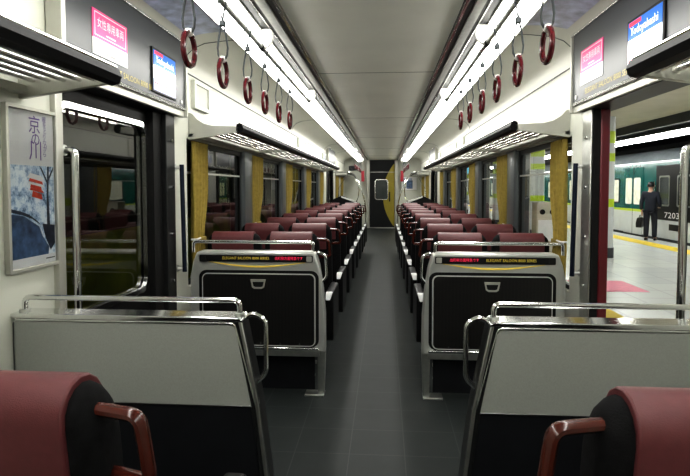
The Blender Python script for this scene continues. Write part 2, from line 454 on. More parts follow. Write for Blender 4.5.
obj('near_gasket', B().use('rubber').box(1.33, 1.42, 2.205, 2.23, 0, 1.86), d2)
# far doors of the car, both closed
for sx in (-1, 1):
    fn = lambda u, v, w: (sx * w, u, v)
    d = struct('door_4' if sx < 0 else 'door_5', B().use('door_leaf').ring_frame(rrect(13.0, 14.2, 0, 1.9, .01), rrect(13.12, 14.08, .8, 1.76, .07), (1.36, 1.40), fn))
    obj('window_trim', B().use('chrome').ring_frame(rrect(13.10, 14.10, .78, 1.78, .08), rrect(13.125, 14.075, .805, 1.755, .065), (1.35, 1.37), fn), d)
    q = [(sx * 1.385, 13.1, .79), (sx * 1.385, 14.1, .79), (sx * 1.385, 14.1, 1.78), (sx * 1.385, 13.1, 1.78)]
    obj('door_glass', B().use('doorglass').poly(q if sx < 0 else q[::-1]), d)
    obj('jamb_plate', B().use('dark_metal').box(*sorted((sx * 1.285, sx * 1.40)), 14.2, 14.36, 0, 1.89), d)
    obj('jamb_plate', B().use('dark_metal').box(*sorted((sx * 1.285, sx * 1.40)), 12.84, 13.0, 0, 1.89), d)

# ------------------------------------------------------------------ header boxes above the doors
GOLD = 'ELEGANT SALOON 8000 SERIES'
def header(sx, y0, y1, label, screens):
    t = thing('door_header', label, 'door header', (0, y0, 0))
    L = y1 - y0
    f = lambda x0, x1: sorted((sx * x0, sx * x1))
    obj('fascia', B().use('header').box(*f(1.25, 1.305), 0, L, 1.925, 2.35), t)
    obj('bottom_trim', B().use('chrome').box(*f(1.243, 1.305), -.005, L + .005, 1.905, 1.927).use('satin').box(*f(1.255, 1.30), 0, L, 1.865, 1.905), t, .003)
    obj('top_trim', B().use('chrome').box(*f(1.232, 1.29), -.005, L + .005, 2.335, 2.352), t, .003)
    for a, c in ((-.03, 0), (L, L + .022)):
        obj('end_trim', B().use('satin').box(*f(1.235, 1.305), a, c, 1.865, 2.35), t, .004)
    if not screens: return t
    ux = (0, -sx, 0); up = (0, 0, 1); un = (-sx, 0, 0)
    yc = (lambda y: y - y0)
    X = sx * 1.249
    if sx < 0: sy, gy, vy = 2.55, 2.78, 3.175
    else: sy, gy, vy = 3.22, 3.00, 2.57
    # sticker
    s_ = B().use('pink').box(*f(1.2465, 1.25), yc(sy) - .165, yc(sy) + .165, 2.085, 2.215)
    s_.use('paper').box(*f(1.2465, 1.25), yc(sy) - .165, yc(sy) + .165, 2.01, 2.085)
    st = obj('notice_sticker', s_, t)
    P = (sx * 1.2462, yc(sy), 2.157)
    obj('lettering', B().use('paper').text('女性専用車両', .05, P, ux, up, un, width=.25), st)
    obj('notice_line', B().use('paper').box(*f(1.2458, 1.2466), yc(sy) - .045, yc(sy) + .045, 2.113, 2.119), st)
    fn = lambda u, v, w: (sx * w, u, v)
    a, c = yc(sy) - .148, yc(sy) + .148
    obj('border', B().use('paper').ring_frame([(a, 2.098), (c, 2.098), (c, 2.205), (a, 2.205)], [(a + .004, 2.102), (c - .004, 2.102), (c - .004, 2.201), (a + .004, 2.201)], (1.2455, 1.2465), fn), st)
    if sx < 0: obj('lettering', B().use('strap').text('WOMEN ONLY', .024, (sx * 1.2462, yc(sy) + .03, 2.026), ux, up, un, width=.16), st)
    obj('lettering', B().use('gold').text(GOLD, .044, (X, yc(gy), 1.965), ux, up, un, width=.62), t)
    # screen
    fr = obj('display', B().use('black').box(*f(1.240, 1.255), yc(vy) - .175, yc(vy) + .175, 1.945, 2.20), t, .004)
    xs = f(1.2385, 1.2405)
    s_ = B()
    for m_, z0, z1 in (('scr_blue', 2.10, 2.185), ('scr_white', 2.025, 2.10), ('scr_pale', 1.958, 2.025)):
        s_.use(m_).box(*xs, yc(vy) - .16, yc(vy) + .16, z0, z1)
    d = -sx
    a, c = sorted((yc(vy) - d * .15, yc(vy) - d * .03))
    s_.use('scr_red').box(*f(1.2375, 1.239), a, c, 2.163, 2.182)
    s_.use('scr_red').box(*f(1.2375, 1.239), yc(vy) - .15, yc(vy) + .15, 1.995, 2.005)
    sc = obj('screen', s_, fr)
    obj('screen_text', B().use('scr_white').text('Yodoyabashi', .055, (sx * 1.2375, yc(vy), 2.135), ux, up, un, width=.26), fr)
    # small maker's badge at the far lower corner
    ey = yc(3.46 if sx < 0 else 3.46)
    obj('badge', B().use('white').tube([(sx * 1.25, ey, 1.955), (sx * 1.246, ey, 1.955)], .014, 12), t)
    return t
header(-1, 2.16, 3.52, 'grey header box above the closed door with pink notice and screen', True)
header(1, 2.16, 3.52, 'grey header box above the open doorway with pink notice and screen', True)
header(-1, 12.7, 14.4, 'plain grey header above the far door on the closed-door side', False)
header(1, 12.7, 14.4, 'plain grey header above the far door on the open-door side', False)

# advert strips on the cove above the doors
for sx, side in SIDES:
    b = B().use('advert')
    seg = [(1.185, 2.371), (1.10, 2.388), (1.02, 2.396), (.93, 2.399)]
    b.loft([[(sx * x, y, z) for x, z in seg] + [(sx * x, y, z + .004) for x, z in reversed(seg)] for y in (1.95, 3.45)])
    o = obj('advert_panel', b); tag(o, 'pale bluish advert strip on the cove above the header, %s' % side, 'advert')

# ------------------------------------------------------------------ ceiling lights
for sx, side in SIDES:
    t = thing('ceiling_light', 'continuous white fluorescent light strip on the %s of the ceiling' % side, 'ceiling light', (0, 0, 2.3))
    b = B().use('light')
    prof = [(.662, .035)] + [(.75 - .088 * math.cos(a * PI / 8), .02 - .075 * math.sin(a * PI / 8)) for a in range(0, 9)] + [(.838, .035)]
    b.loft([[(sx * x, y, z) for x, z in prof] for y in (YB + .05, 17.9)])
    obj('diffuser', b, t)
    obj('fixture_trim', B().use('satin').box(*sorted((sx * .648, sx * .663)), YB + .05, 17.9, .018, .11).box(*sorted((sx * .838, sx * .85)), YB + .05, 17.9, .0, .11), t)
    obj('end_cap', B().use('white').box(*sorted((sx * .645, sx * .853)), 17.9, 17.93, -.03, .11), t)

# ------------------------------------------------------------------ strap rails and hanging straps
def strap_rail(sx, y0, y1, bys, label):
    t = thing('strap_rail', label, 'rail', (sx * .65, 0, 2.22), group='strap rails')
    obj('rod', B().use('steel').tube([(0, y0, 0), (0, y1, 0)], .013, 10), t)
    for y in bys:
        b = B().use('white')
        pts = [(-.012, .105), (-.012, -.014)] + arc(-.006, .062, .076, -88, 34, 14)
        b.prism(pts, (y - .012, y + .012), lambda u, v, w: (-sx * u, w, v))
        obj('bracket', b, t, .004)
        obj('clamp', B().use('dark_metal').tube([(0, y - .03, 0), (0, y + .03, 0)], .018, 10), t)
    return t
strap_rail(-1, .4, 5.18, (1.3, 3.165, 5.13), 'steel strap rail under the light strip near the closed door')
strap_rail(1, .4, 5.18, (1.3, 3.165, 5.13), 'steel strap rail under the light strip near the open doorway')
strap_rail(-1, 12.6, 17.2, (12.8, 14.9, 17.1), 'steel strap rail far down the closed-door side')
strap_rail(1, 12.6, 17.2, (12.8, 14.9, 17.1), 'steel strap rail far down the open-door side')

def make_strap():
    t = thing('hanging_strap', 'x', 'hand strap', (0, 0, 0), group='hand straps')
    b = B().use('ring').tube([(0, .060 * math.cos(a * PI / 12), -.31 + .060 * math.sin(a * PI / 12)) for a in range(24)], .0105, 8, closed=True)
    obj('ring', b, t)
    b = B().use('strap')
    loop = [(0, 0, -.08)] + [(.006, 0, -.10), (.016, 0, -.15), (.023, 0, -.20), (.020, 0, -.232), (.010, 0, -.25), (0, 0, -.257)]
    full = loop + [(-x, y, z) for x, y, z in reversed(loop[:-1])]
    b.tube(full, .0035, 6, ry=.010)
    lp = [(.019 * math.sin(a * PI / 6), 0, .019 * math.cos(a * PI / 6)) for a in range(0, 5)]
    for q in (1, -1):
        b.tube([(q * x, y, z) for x, y, z in lp] + [(q * .007, 0, -.04), (0, 0, -.10)], .003, 6, ry=.010)
    obj('strap', b, t)
    obj('clip', B().use('strap').box(-.012, .012, -.013, .013, -.105, -.08), t, .003)
    obj('grip_collar', B().use('white').tube([(0, -.013, -.249), (0, .013, -.249)], .0135, 10), t)
    return t
ps = None
for sx, side in SIDES:
    ys = [1.97, 2.39, 2.83, 3.24, 3.67, 4.10] if sx < 0 else [2.01, 2.44, 2.88, 3.31, 3.77, 4.21]
    for k, y in enumerate(ys):
        lb = 'red ring hand strap, %s from the near end of the rail, %s' % (ORD[k], side)
        if ps is None:
            ps = make_strap(); ps.location = (sx * .65, y, 2.22); ps['label'] = lb
        else: dup(ps, (sx * .65, y, 2.22), 0, lb)
    for k, y in enumerate((13.2, 13.65, 14.1, 14.55, 15.3, 15.75, 16.2, 16.65)):
        dup(ps, (sx * .65, y, 2.22), 0, 'small distant red hand strap, %s along the far rail, %s' % (ORD[k], side))

# ------------------------------------------------------------------ luggage racks
def rack(sx, y0, y1, label):
    t = thing('luggage_rack', label, 'luggage rack', (0, y0, 0), group='luggage racks')
    L = y1 - y0; f = lambda x0, x1: sorted((sx * x0, sx * x1))
    prof = [(.925, 1.790), (.915, 1.815), (.925, 1.842), (.945, 1.850), (.965, 1.842), (.968, 1.80), (.955, 1.782)]
    obj('front_lip', B().use('lip').loft([[(sx * x, y, z) for x, z in prof] for y in (0, L)]), t)
    obj('lip_trim', B().use('chrome').tube([(sx * .940, 0, 1.852), (sx * .940, L, 1.852)], .007, 8), t)
    for k in range(5):
        x = 1.005 + k * .060
        obj('slat', B().use('slat').tube([(sx * x, .03, 1.803), (sx * x, L - .03, 1.803)], .0105, 14), t)
        obj('gap_shade_fin', B().use('lip').box(*f(x + .018, x + .021), .03, L - .03, 1.805, 1.828), t)  # added dark fin, makes the open gap between slats look shaded
    nr = int(L / .65)
    for k in range(1, nr):
        y = L * k / nr
        obj('cross_rib', B().use('steel').box(*f(.985, 1.285), y - .008, y + .008, 1.796, 1.811), t)
    n = max(2, round(L / 1.95) + 1)
    for k in range(n):
        y = .012 + (L - .024) * k / (n - 1)
        b = B().use('satin')
        pts = [(.95, 1.788), (.95, 1.828), (1.14, 1.835), (1.20, 1.85), (1.25, 1.88), (1.285, 1.92), (1.31, 1.93), (1.31, 1.735), (1.24, 1.745)] if k in (0, n - 1) else [(.955, 1.782), (.955, 1.795), (1.31, 1.795), (1.31, 1.745), (1.26, 1.77)]
        b.prism(pts, (y - .012, y + .012), lambda u, v, w: (sx * u, w, v))
        obj('bracket', b, t, .003)
    obj('wall_rail', B().use('satin').box(*f(1.275, 1.312), 0, L, 1.752, 1.785), t, .004)
    return t
rack(-1, YB + .2, 1.985, 'slatted chrome luggage rack above the snow poster')
rack(1, YB + .2, 1.985, 'slatted chrome luggage rack with tip overlapping the header screen')
rack(-1, 3.74, 11.9, 'long slatted luggage rack above the windows on the closed-door side')
rack(1, 3.74, 11.9, 'long slatted luggage rack above the windows on the open-door side')
rack(-1, 15.0, 18.4, 'short slatted luggage rack in the far bay, closed-door side')
rack(1, 15.0, 18.4, 'short slatted luggage rack in the far bay, open-door side')

# ------------------------------------------------------------------ curtains
def curtain(sx, y0, y1, label):
    t = thing('curtain', label, 'curtain', (sx * 1.312, y0, 1.732), group='gold curtains')
    L = y1 - y0; b = B().use('curtain'); nz = 16; ny = 28; rows = []
    for k in range(nz + 1):
        z = -1.0 * k / nz
        pin = 1 - .33 * math.exp(-((z + .70) / .22) ** 2)      # gathered by the tieback
        amp = .022 * (.6 + .4 * pin)
        rows.append([(-sx * (.004 + amp * math.sin(j / ny * 2 * PI * 4.5 + .6 * math.sin(k * .2)) + .006), L * (.0 + j / ny * pin), z) for j in range(ny + 1)])
    rings = [r + [(x + sx * .008, y, z) for x, y, z in reversed(r)] for r in rows]
    b.loft(rings); obj('cloth', b, t)
    w = L * .70
    obj('tieback', B().use('curtain').box(*sorted((-sx * .038, sx * .0)), 0, w, -.735, -.70), t, .005)
    obj('hook', B().use('white').tube([(sx * .0, -.02, -.705), (-sx * .04, -.02, -.705), (-sx * .045, .05, -.70)], .007, 8), t)
    return t
for sx, side in SIDES:
    cu = [(3.79, 4.09), (5.50, 6.00), (7.42, 7.95), (9.38, 10.0), (11.40, 12.05)]
    for k, (a, c) in enumerate(cu):
        curtain(sx, a, c, 'olive gold curtain tied back at the %s window, %s' % (ORD[k], side))
    for k, (a, c) in enumerate([(15.25, 16.1), (17.0, 17.9)]):
        curtain(sx, a, c, 'olive gold curtain at the %s window of the far bay, %s' % (ORD[k], side))

# ------------------------------------------------------------------ vents and panels on the wall above the racks
def vent(sx, y0, y1, z0, z1, label, m='vent'):
    t = thing('wall_vent' if m == 'vent' else 'notice_panel', label, 'vent' if m == 'vent' else 'notice', (sx * 1.31, (y0 + y1) / 2, (z0 + z1) / 2))
    h = (z1 - z0) / 2; w = (y1 - y0) / 2; fn = lambda u, v, d: (-sx * d, u, v)
    obj('frame', B().use('wall').ring_frame(rrect(-w, w, -h, h, .01, 3), rrect(-w + .03, w - .03, -h + .025, h - .025, .008, 3), (.0, .03), fn), t)
    obj('grille' if m == 'vent' else 'print', B().use(m).box(*sorted((-sx * .002, -sx * .018)), -w + .02, w - .02, -h + .02, h - .02), t)
for sx, side in SIDES:
    if sx < 0: vent(sx, 3.80, 4.14, 1.97, 2.17, 'white framed vent grille above the near end of the window rack')
    vent(sx, 8.5, 9.35, 1.93, 2.185, 'white framed access panel midway above the rack, %s' % side, 'cove')
    vent(sx, 11.95, 12.5, 1.95, 2.17, 'small framed notice on the wall past the rack end, %s' % side, 'advert')

# ------------------------------------------------------------------ vertical grab rails beside the doors
def grab_rail(sx, y, z0, z1, r, m, label, lean=0):
    t = thing('grab_rail', label, 'grab rail', (sx * 1.31, y, 0), group='door grab rails')
    x = -sx * .055
    pts = fillet([(0, 0, z1), (x, lean * .3, z1), (x, lean, z0), (0, lean, z0)], .04)
    if m == 'chrome':
        obj('rail', B().use('chrome').tube(pts, r, 10), t)
    else:
        obj('rail', B().use('navy_grip').tube([(x, 0, z1 + .02), (x, lean, z0 - .02)], r, 10), t)
        for z, dy in ((z1, 0), (z0, lean)):
            obj('bracket', B().use('white').tube([(0, dy, z), (x, dy, z)], .011, 8), t)
    for z, dy in ((z1, 0), (z0, lean)):
        obj('flange', B().use('steel').tube([(0, dy, z), (-sx * .012, dy, z)], .024, 12), t)
M['navy_grip'] = mat('navy_grip', (.03, .04, .07), .25, metal=.6, noise=.1)
grab_rail(-1, 2.235, .45, 1.56, .016, 'chrome', 'chrome grab rail between the snow poster and the closed door')
grab_rail(1, 2.235, .45, 1.56, .016, 'chrome', 'chrome grab rail at the near edge of the open doorway')
grab_rail(-1, 3.46, .86, 1.53, .015, 'navy', 'dark grab rail on the white wall past the closed door', .03)
grab_rail(1, 3.46, .86, 1.53, .015, 'navy', 'dark grab rail on the white wall past the open doorway', .03)

# ------------------------------------------------------------------ framed snow poster on the left wall
t = thing('framed_poster', 'silver framed poster of a snowy garden with red pavilion', 'poster', (-1.31, 2.02, 1.395), 0)
fn = lambda u, v, w: (w, u, v)
hw, hh = .158, .315
obj('frame', B().use('satin').ring_frame(rrect(-hw, hw, -hh, hh, .006, 2), rrect(-hw + .015, hw - .015, -hh + .015, hh - .015, .004, 2), (.001, .022), fn), t, .002)
obj('paper', B().use('paper').box(.001, .010, -hw + .012, hw - .012, -hh + .012, hh - .012), t)
pr = B().use('snow').box(.010, .0108, -.13, .13, -.265, .09)
pr.use('river').prism([(-.13, -.265), (.085, -.265), (.09, -.235), (.05, -.19), (.03, -.15), (-.02, -.125), (-.06, -.105), (-.13, -.095)], (.0108, .0110), fn)
pr.use('treeprint').prism([(-.13, -.088), (-.07, -.10), (-.01, -.118), (.04, -.145), (.02, -.128), (-.03, -.10), (-.08, -.085), (-.13, -.075)], (.0108, .0112), fn)
pr.prism([(.05, -.14), (.13, -.15), (.13, -.225), (.10, -.25), (.07, -.20)], (.0108, .0111), fn)
pr.use('vermilion')
for u0, u1, v0, v1 in ((-.026, .060, .030, .042), (-.018, .052, .006, .026), (-.022, .064, -.004, .005), (-.010, .055, -.030, -.008)):
    pr.prism([(u0, v0), (u1, v0 - .014), (u1 - .006, v1 - .014), (u0 + .006, v1)], (.0108, .0114), fn)
pr.use('paper').prism([(-.036, .044), (.070, .026), (.050, .050), (-.018, .062)], (.0108, .0116), fn)
pr.prism([(-.03, .020), (.07, .004), (.062, .012), (-.024, .027)], (.0108, .0117), fn)
pr.use('treeprint')
pr.prism([(.080, -.18), (.100, -.18), (.092, -.02), (.100, .09), (.090, .09), (.082, -.02)], (.0108, .0119), fn)
pr.prism([(.088, .02), (.128, .08), (.128, .088), (.087, .035)], (.0108, .0119), fn)
pr.prism([(.088, .03), (.05, .085), (.043, .085), (.086, .02)], (.0108, .0119), fn)
obj('photograph', pr, t)
for ch, y_, z_, s_ in (('京', .015, .245, .075), ('の', .02, .19, .06), ('川', .02, .145, .085)):
    obj('calligraphy', B().use('purple').text(ch, s_, (.0105, y_, z_), (0, 1, 0), (0, 0, 1), (1, 0, 0)), t)
for k, ch in enumerate('暖をとりながら'):
    obj('calligraphy', B().use('purple').text(ch, .026, (.0105, .075 + .002 * (k % 3), .275 - k * .023), (0, 1, 0), (0, 0, 1), (1, 0, 0)), t)
obj('caption_line', B().use('strap').box(.0102, .0106, .07, .128, -.284, -.280), t)
obj('glazing', B().use('clear').poly([(.016, -hw + .012, -hh + .012), (.016, hw - .012, -hh + .012), (.016, hw - .012, hh - .012), (.016, -hw + .012, hh - .012)]), t)

# ------------------------------------------------------------------ double seats
def slab_ring(x, top, bot, th, lean, off, grow=0.):
    """one Y-Z cross section of a backrest at x, with a rounded top"""
    pts = []
    r = th / 2 + grow
    cz = top - th / 2
    for k in range(9):
        a = PI * k / 8
        pts.append((-r * math.cos(a), cz + r * math.sin(a)))
    pts.append((r, (cz + bot) / 2)); pts.append((r, bot)); pts.append((-r, bot)); pts.append((-r, (cz + bot) / 2))
    return [(x, y + off + (1.07 - z) * lean, z) for y, z in pts]

def backrest(xc, w, top, bot, th):
    b = B().use('velour'); R = []; n = 16
    for k in range(n + 1):
        u = -math.cos(PI * k / n); x = xc + u * w / 2
        e = max(0., (abs(u) * w / 2 - (w / 2 - .06)) / .06)     # rounded shoulders
        drop = .075 * (1 - math.sqrt(max(0, 1 - e * e)))
        R.append(slab_ring(x, top - drop, bot, th * (1 - .55 * e * e), .14, 0))
    return b.loft(R)

def make_seat():
    t = thing('double_seat', 'x', 'train seat', (0, 0, 0), group='rows of double seats')
    # local frame: aisle at +x = 0, wall towards -x ; mirrored below
    for xc, kind in ((-.61, 'aisle'), (-1.045, 'window')):
        bk = obj('backrest', backrest(xc, .40, 1.065, .40, .13), t)
        hc = B().use('maroon'); R = []
        for k in range(9):
            x = xc - .155 + .31 * k / 8
            R.append(slab_ring(x, 1.072, .84, .138, .14, 0, .0025))
        obj('headrest_cover', hc.loft(R), bk, .004)
        cu = B().use('velour').box(xc - .205, xc + .205, .06, .56, .33, .455)
        obj('seat_cushion', cu, t, .045, 3)
    # grab handle on the aisle shoulder
    pts = fillet([(-.45, -.0, 1.018), (-.338, -.03, 1.018), (-.326, -.015, .895), (-.41, .02, .890)], .022)
    obj('grab_handle', B().use('handle').tube(pts, .0115, 10, ry=.014), t)
    # armrests
    for x0, x1, nm in ((-.376, -.314, 'aisle'), (-1.258, -1.228, 'wall')):
        ar = B().use('black')
        if nm == 'aisle':
            out = [(.08, .60)] + arc(.55, .55, .05, 90, 0, 4) + arc(.50, .31, .10, 0, -90, 4) + arc(.20, .29, .08, -90, -180, 4)
            out = [(.10, .605)] + arc(.54, .545, .06, 90, 0, 4) + arc(.52, .30, .08, 0, -90, 4) + arc(.16, .28, .06, -90, -180, 4)
            ar.prism(out, (x0, x1), lambda u, v, w: (w, u, v))
        else:
            ar.box(x0, x1, .10, .56, .54, .59)
        a = obj('armrest', ar, t, .012, 3)
        if nm == 'aisle':
            cp = B().use('capwhite')
            cp.loft([[(x0 + .006 + e, .102, z), (x1 - .002 - e2, .102, z), (x1 - .002 - e2, yb, z), (x0 + .006 + e, yb, z)] for z, yb, e, e2 in ((.553, .045, .002, .018), (.60, .072, 0, .003), (.612, .095, .001, 0))])
            obj('armrest_cap', cp, a, .005)
    obj('centre_armrest', B().use('velour').box(-.845, -.81, .08, .48, .54, .60), t, .014, 3)
    obj('seat_pan', B().use('dark_metal').box(-1.25, -.39, .08, .53, .27, .335), t, .01)
    obj('pedestal', B().use('dark_metal').box(-1.00, -.62, .18, .44, 0, .275), t, .015)
    obj('foot_bar', B().use('steel').tube([(-1.22, -.06, .12), (-.42, -.06, .12)], .014, 8), t)
    obj('foot_bar_bracket', B().use('dark_metal').box(-.84, -.80, -.06, .2, .10, .14), t)
    return t
seatL = make_seat()
def mirror(root):
    r = root.copy(); COL.objects.link(r)
    def rec(o, p):
        c = o.copy(); COL.objects.link(c); c.parent = p
        m = o.data.copy(); m.transform(Matrix.Scale(-1, 4, (1, 0, 0))); m.flip_normals(); c.data = m
        for g in list(o.children): rec(g, c)
    for ch in list(root.children): rec(ch, r)
    return r
seatR = mirror(seatL)
for sx, side in SIDES:
    pro = seatL if sx < 0 else seatR
    first = True
    for k in range(-1, 9):
        y = .89 if k < 0 else 3.945 + .945 * k
        if k < 0: lb = 'large maroon-topped double seat facing the grey laminate divider, %s' % side
        else: lb = 'maroon-topped double seat, %s row behind the display divider, %s' % (ORD[k], side)
        if first: pro.location = (0, y, 0); pro['label'] = lb; first = False
        else: dup(pro, (0, y, 0), 0, lb)

# ------------------------------------------------------------------ dividers
def near_divider(sx, y, label):
    t = thing('seat_divider', label, 'divider', (0, y, 0), group='grey laminate dividers')
    P = lambda u, v, w: (sx * u, w, v)
    edge = [(.40, 0), (.345, .12), (.346, .34), (.380, .62), (.440, .925)]          # aisle-side outline
    obj('core', B().use('dark_metal').prism([(1.305, 0), (1.305, .918), (.455, .918)] + [(x + .012, z) for x, z in reversed(edge[:-1])], (.012, .085), P), t, .006)
    obj('lower_panel', B().use('black_and_shade').prism([(1.30, .02), (1.30, .605), (.40, .605), (.368, .34), (.37, .12), (.42, .02)], (.004, .0125), P), t)
    obj('upper_panel', B().use('laminate').prism([(1.297, .612), (1.297, .905)] + arc(.483, .884, .02, 90, 170, 4) + [(.396, .612)], (-.002, .0125), P), t)
    # chrome edge strips
    fr = B().use('chrome')
    fr.tube([(sx * 1.30, .0, .608), (sx * .395, .0, .608)], .004, 6)
    fr.tube(fillet([(sx * 1.303, 0, .608), (sx * 1.303, 0, .911), (sx * .465, 0, .911), (sx * .388, 0, .600)], .02), .005, 8)
    obj('panel_trim', fr, t)
    ed = B().use('dark_metal')
    ed.loft([[(sx * x, -.004, z), (sx * (x + .03), -.004, z), (sx * (x + .03), .09, z), (sx * x, .09, z)] for x, z in edge])
    obj('aisle_edge', ed, t, .004)
    e2 = B().use('steel'); e2.loft([[(sx * x, -.006, z), (sx * (x + .014), -.006, z), (sx * (x + .014), .02, z), (sx * x, .02, z)] for x, z in edge])
    obj('edge_strip', e2, t, .004)
    obj('top_ledge', B().use('chrome').prism([(1.31, .916), (1.31, .934), (.452, .934), (.436, .927), (.436, .916)], (-.008, .093), P), t, .004)
    pts = fillet([(sx * 1.285, .042, .93), (sx * 1.285, .042, .986), (sx * .458, .042, .986), (sx * .458, .042, .93)], .025)
    obj('top_rail', B().use('chrome').tube(pts, .0105, 10), t)
    for x in (1.285, .458):
        obj('rail_foot', B().use('steel').tube([(sx * x, .042, .932), (sx * x, .042, .940)], .020, 12), t)
    pts = fillet([(sx * .445, .042, .918), (sx * .41, .042, .94), (sx * .362, .042, .915), (sx * .362, .042, .715), (sx * .405, .042, .68)], .03)
    obj('side_rail', B().use('chrome').tube(pts, .0095, 10), t)
    return t
near_divider(-1, 1.89, 'grey laminate divider with chrome rail before the closed door')
near_divider(1, 1.89, 'grey laminate divider with chrome rail before the open doorway')

LEDTXT = '出町柳方面特急です'
def far_divider(sx, y, label, rot=False):
    t = thing('seat_divider', label, 'divider', (0, y, 0), group='silver display dividers')
    P = lambda u, v, w: (sx * u, w, v)
    prof = [(1.235, .30), (1.235, .80), (1.215, .90), (1.19, .965), (1.165, .975), (.405, .975), (.385, .965), (.360, .88), (.335, .72), (.322, .55), (.320, .30)]
    obj('shell', B().use('shell').prism(prof, (0, .10), P), t, .014, 3)
    obj('leg', B().use('steel').loft([[(sx * a, .03, z), (sx * c, .03, z), (sx * c, .08, z), (sx * a, .08, z)] for a, c, z in ((.320, .375, .31), (.325, .373, .15), (.332, .372, 0))]), t, .004)
    obj('leg_foot', B().use('steel').box(*sorted((sx * .33, sx * .46)), .0, .10, 0, .012), t, .003)
    obj('leg', B().use('dark_metal').box(*sorted((sx * 1.20, sx * 1.235)), .03, .08, 0, .31), t)
    # tip-up seat panel
    tp = obj('tip_up_seat', B().use('woodblack').prism(rrect(.388, 1.145, .345, .825, .035), (-.012, .002), P), t, .004)
    obj('trim', B().use('trimline').ring_frame(rrect(.386, 1.147, .343, .827, .036), rrect(.3905, 1.1425, .3475, .8225, .033), (-.015, .0), P), tp)
    obj('recess_trim', B().use('rubber').ring_frame(rrect(.362, 1.171, .335, .848, .05), rrect(.382, 1.151, .341, .829, .038), (-.004, .0), P), tp)
    hp = [(.715, .79), (.815, .79), (.805, .738), (.79, .728), (.74, .728), (.725, .738)]
    hi = [(.726, .775), (.804, .775), (.797, .745), (.785, .739), (.745, .739), (.733, .745)]
    obj('pull_handle', B().use('satin').ring_frame(hp, hi, (-.026, -.010), P).use('dark_metal').prism(hi, (-.018, -.012), P), tp)
    for x in (.49, .62, .75, .88, 1.01):
        obj('stud', B().use('chrome').tube([(sx * x, -.011, .36), (sx * x, -.018, .36)], .005, 8), tp)
    obj('lower_bar', B().use('chrome').box(*sorted((sx * .36, sx * 1.18)), -.02, .02, .318, .335).use('steel').box(*sorted((sx * .36, sx * 1.18)), -.012, .03, .275, .318), t, .003)
    obj('foot_tube', B().use('steel').tube([(sx * 1.2, .10, .115), (sx * .40, .10, .115)], .010, 8), t)
    obj('under_shade', B().use('black_and_shade').box(*sorted((sx * .40, sx * 1.20)), .085, .10, .02, .29), t)  # added dark sheet, stands for the shade in the open gap underneath
    # black display band above
    bd = obj('display_band', B().use('black').prism(rrect(.40, 1.165, .905, .950, .006, 2), (-.008, .002), P), t)
    ux, up, un = (1, 0, 0), (0, 0, 1), (0, -1, 0)
    if sx < 0: gx, lx = -.85, -.56
    else: gx, lx = .886, .588
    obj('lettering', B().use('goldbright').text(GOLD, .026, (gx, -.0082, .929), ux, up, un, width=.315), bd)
    obj('led_text', B().use('led').text(LEDTXT, .024, (lx, -.0082, .929), ux, up, un, width=.185), bd)
    for x in (.425, 1.14):
        obj('end_button', B().use('satin' if x < .5 else 'dark_metal').prism(rrect(x - .018, x + .018, .909, .946, .005, 2), (-.010, -.007), P), bd)
    # yellow crescent line beneath the band
    top = [(.45 + .65 * k / 16, .905 - .026 * math.sin(PI * k / 16)) for k in range(17)]
    low = [(.45 + .65 * k / 16, .903 - .036 * math.sin(PI * k / 16)) for k in reversed(range(17))]
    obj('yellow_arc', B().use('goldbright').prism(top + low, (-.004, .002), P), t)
    pts = fillet([(sx * 1.225, .05, .96), (sx * 1.225, .05, 1.033), (sx * .405, .05, 1.033), (sx * .405, .05, .96)], .02)
    obj('top_rail', B().use('chrome').tube(pts, .012, 10), t)
    pts = fillet([(sx * .39, .05, .955), (sx * .365, .05, .967), (sx * .320, .05, .945), (sx * .314, .05, .80), (sx * .35, .05, .765)], .022)
    obj('side_rail', B().use('chrome').tube(pts, .0095, 10), t)
    return t
far_divider(-1, 3.53, 'silver divider with display band and tip-up seat, closed-door side')
far_divider(1, 3.53, 'silver divider with display band and tip-up seat, open-door side')

# sloping black screens and bowed poles by the far doors
for sx, side in SIDES:
    t = thing('sloped_screen', 'low black sloping screen with white edge past the last seats, %s' % side, 'screen', (0, 14.0, 0))
    P = lambda u, v, w: (sx * u, w, v)
    obj('panel', B().use('black').prism([(1.30, 0), (1.30, 1.07), (1.12, 1.16), (1.02, 1.19), (.62, 1.02), (.55, .9), (.50, 0)], (0, .09), P), t, .02)
    obj('white_edge', B().use('white').prism([(1.05, 1.185), (.70, 1.06), (.63, 1.022), (.64, .985), (.75, 1.03), (1.05, 1.14)], (-.02, .10), P), t, .004)
    t = thing('bowed_pole', 'pair of bowed chrome poles past the last seats, %s' % side, 'pole', (0, 13.955, 0))
    obj('outer_pole', B().use('chrome').tube([(sx * .85, 0, 1.80), (sx * .74, 0, 1.76), (sx * .62, 0, 1.60), (sx * .52, 0, 1.34), (sx * .44, 0, 1.05), (sx * .41, 0, .80), (sx * .40, 0, .45), (sx * .40, 0, 0)], .014, 8), t)
    obj('inner_pole', B().use('chrome').tube([(sx * .85, 0, 1.80), (sx * .72, 0, 1.72), (sx * .62, 0, 1.52), (sx * .585, 0, 1.32), (sx * .60, 0, 1.15), (sx * .66, 0, 1.02)], .013, 8), t)
    obj('cross_bar', B().use('chrome').tube([(sx * 1.31, 0, 1.80), (sx * .85, 0, 1.80)], .014, 8), t)
    obj('stay', B().use('chrome').tube([(sx * .85, 0, 1.80), (sx * 1.10, 0, 1.40), (sx * 1.14, 0, 1.12)], .006, 8), t)

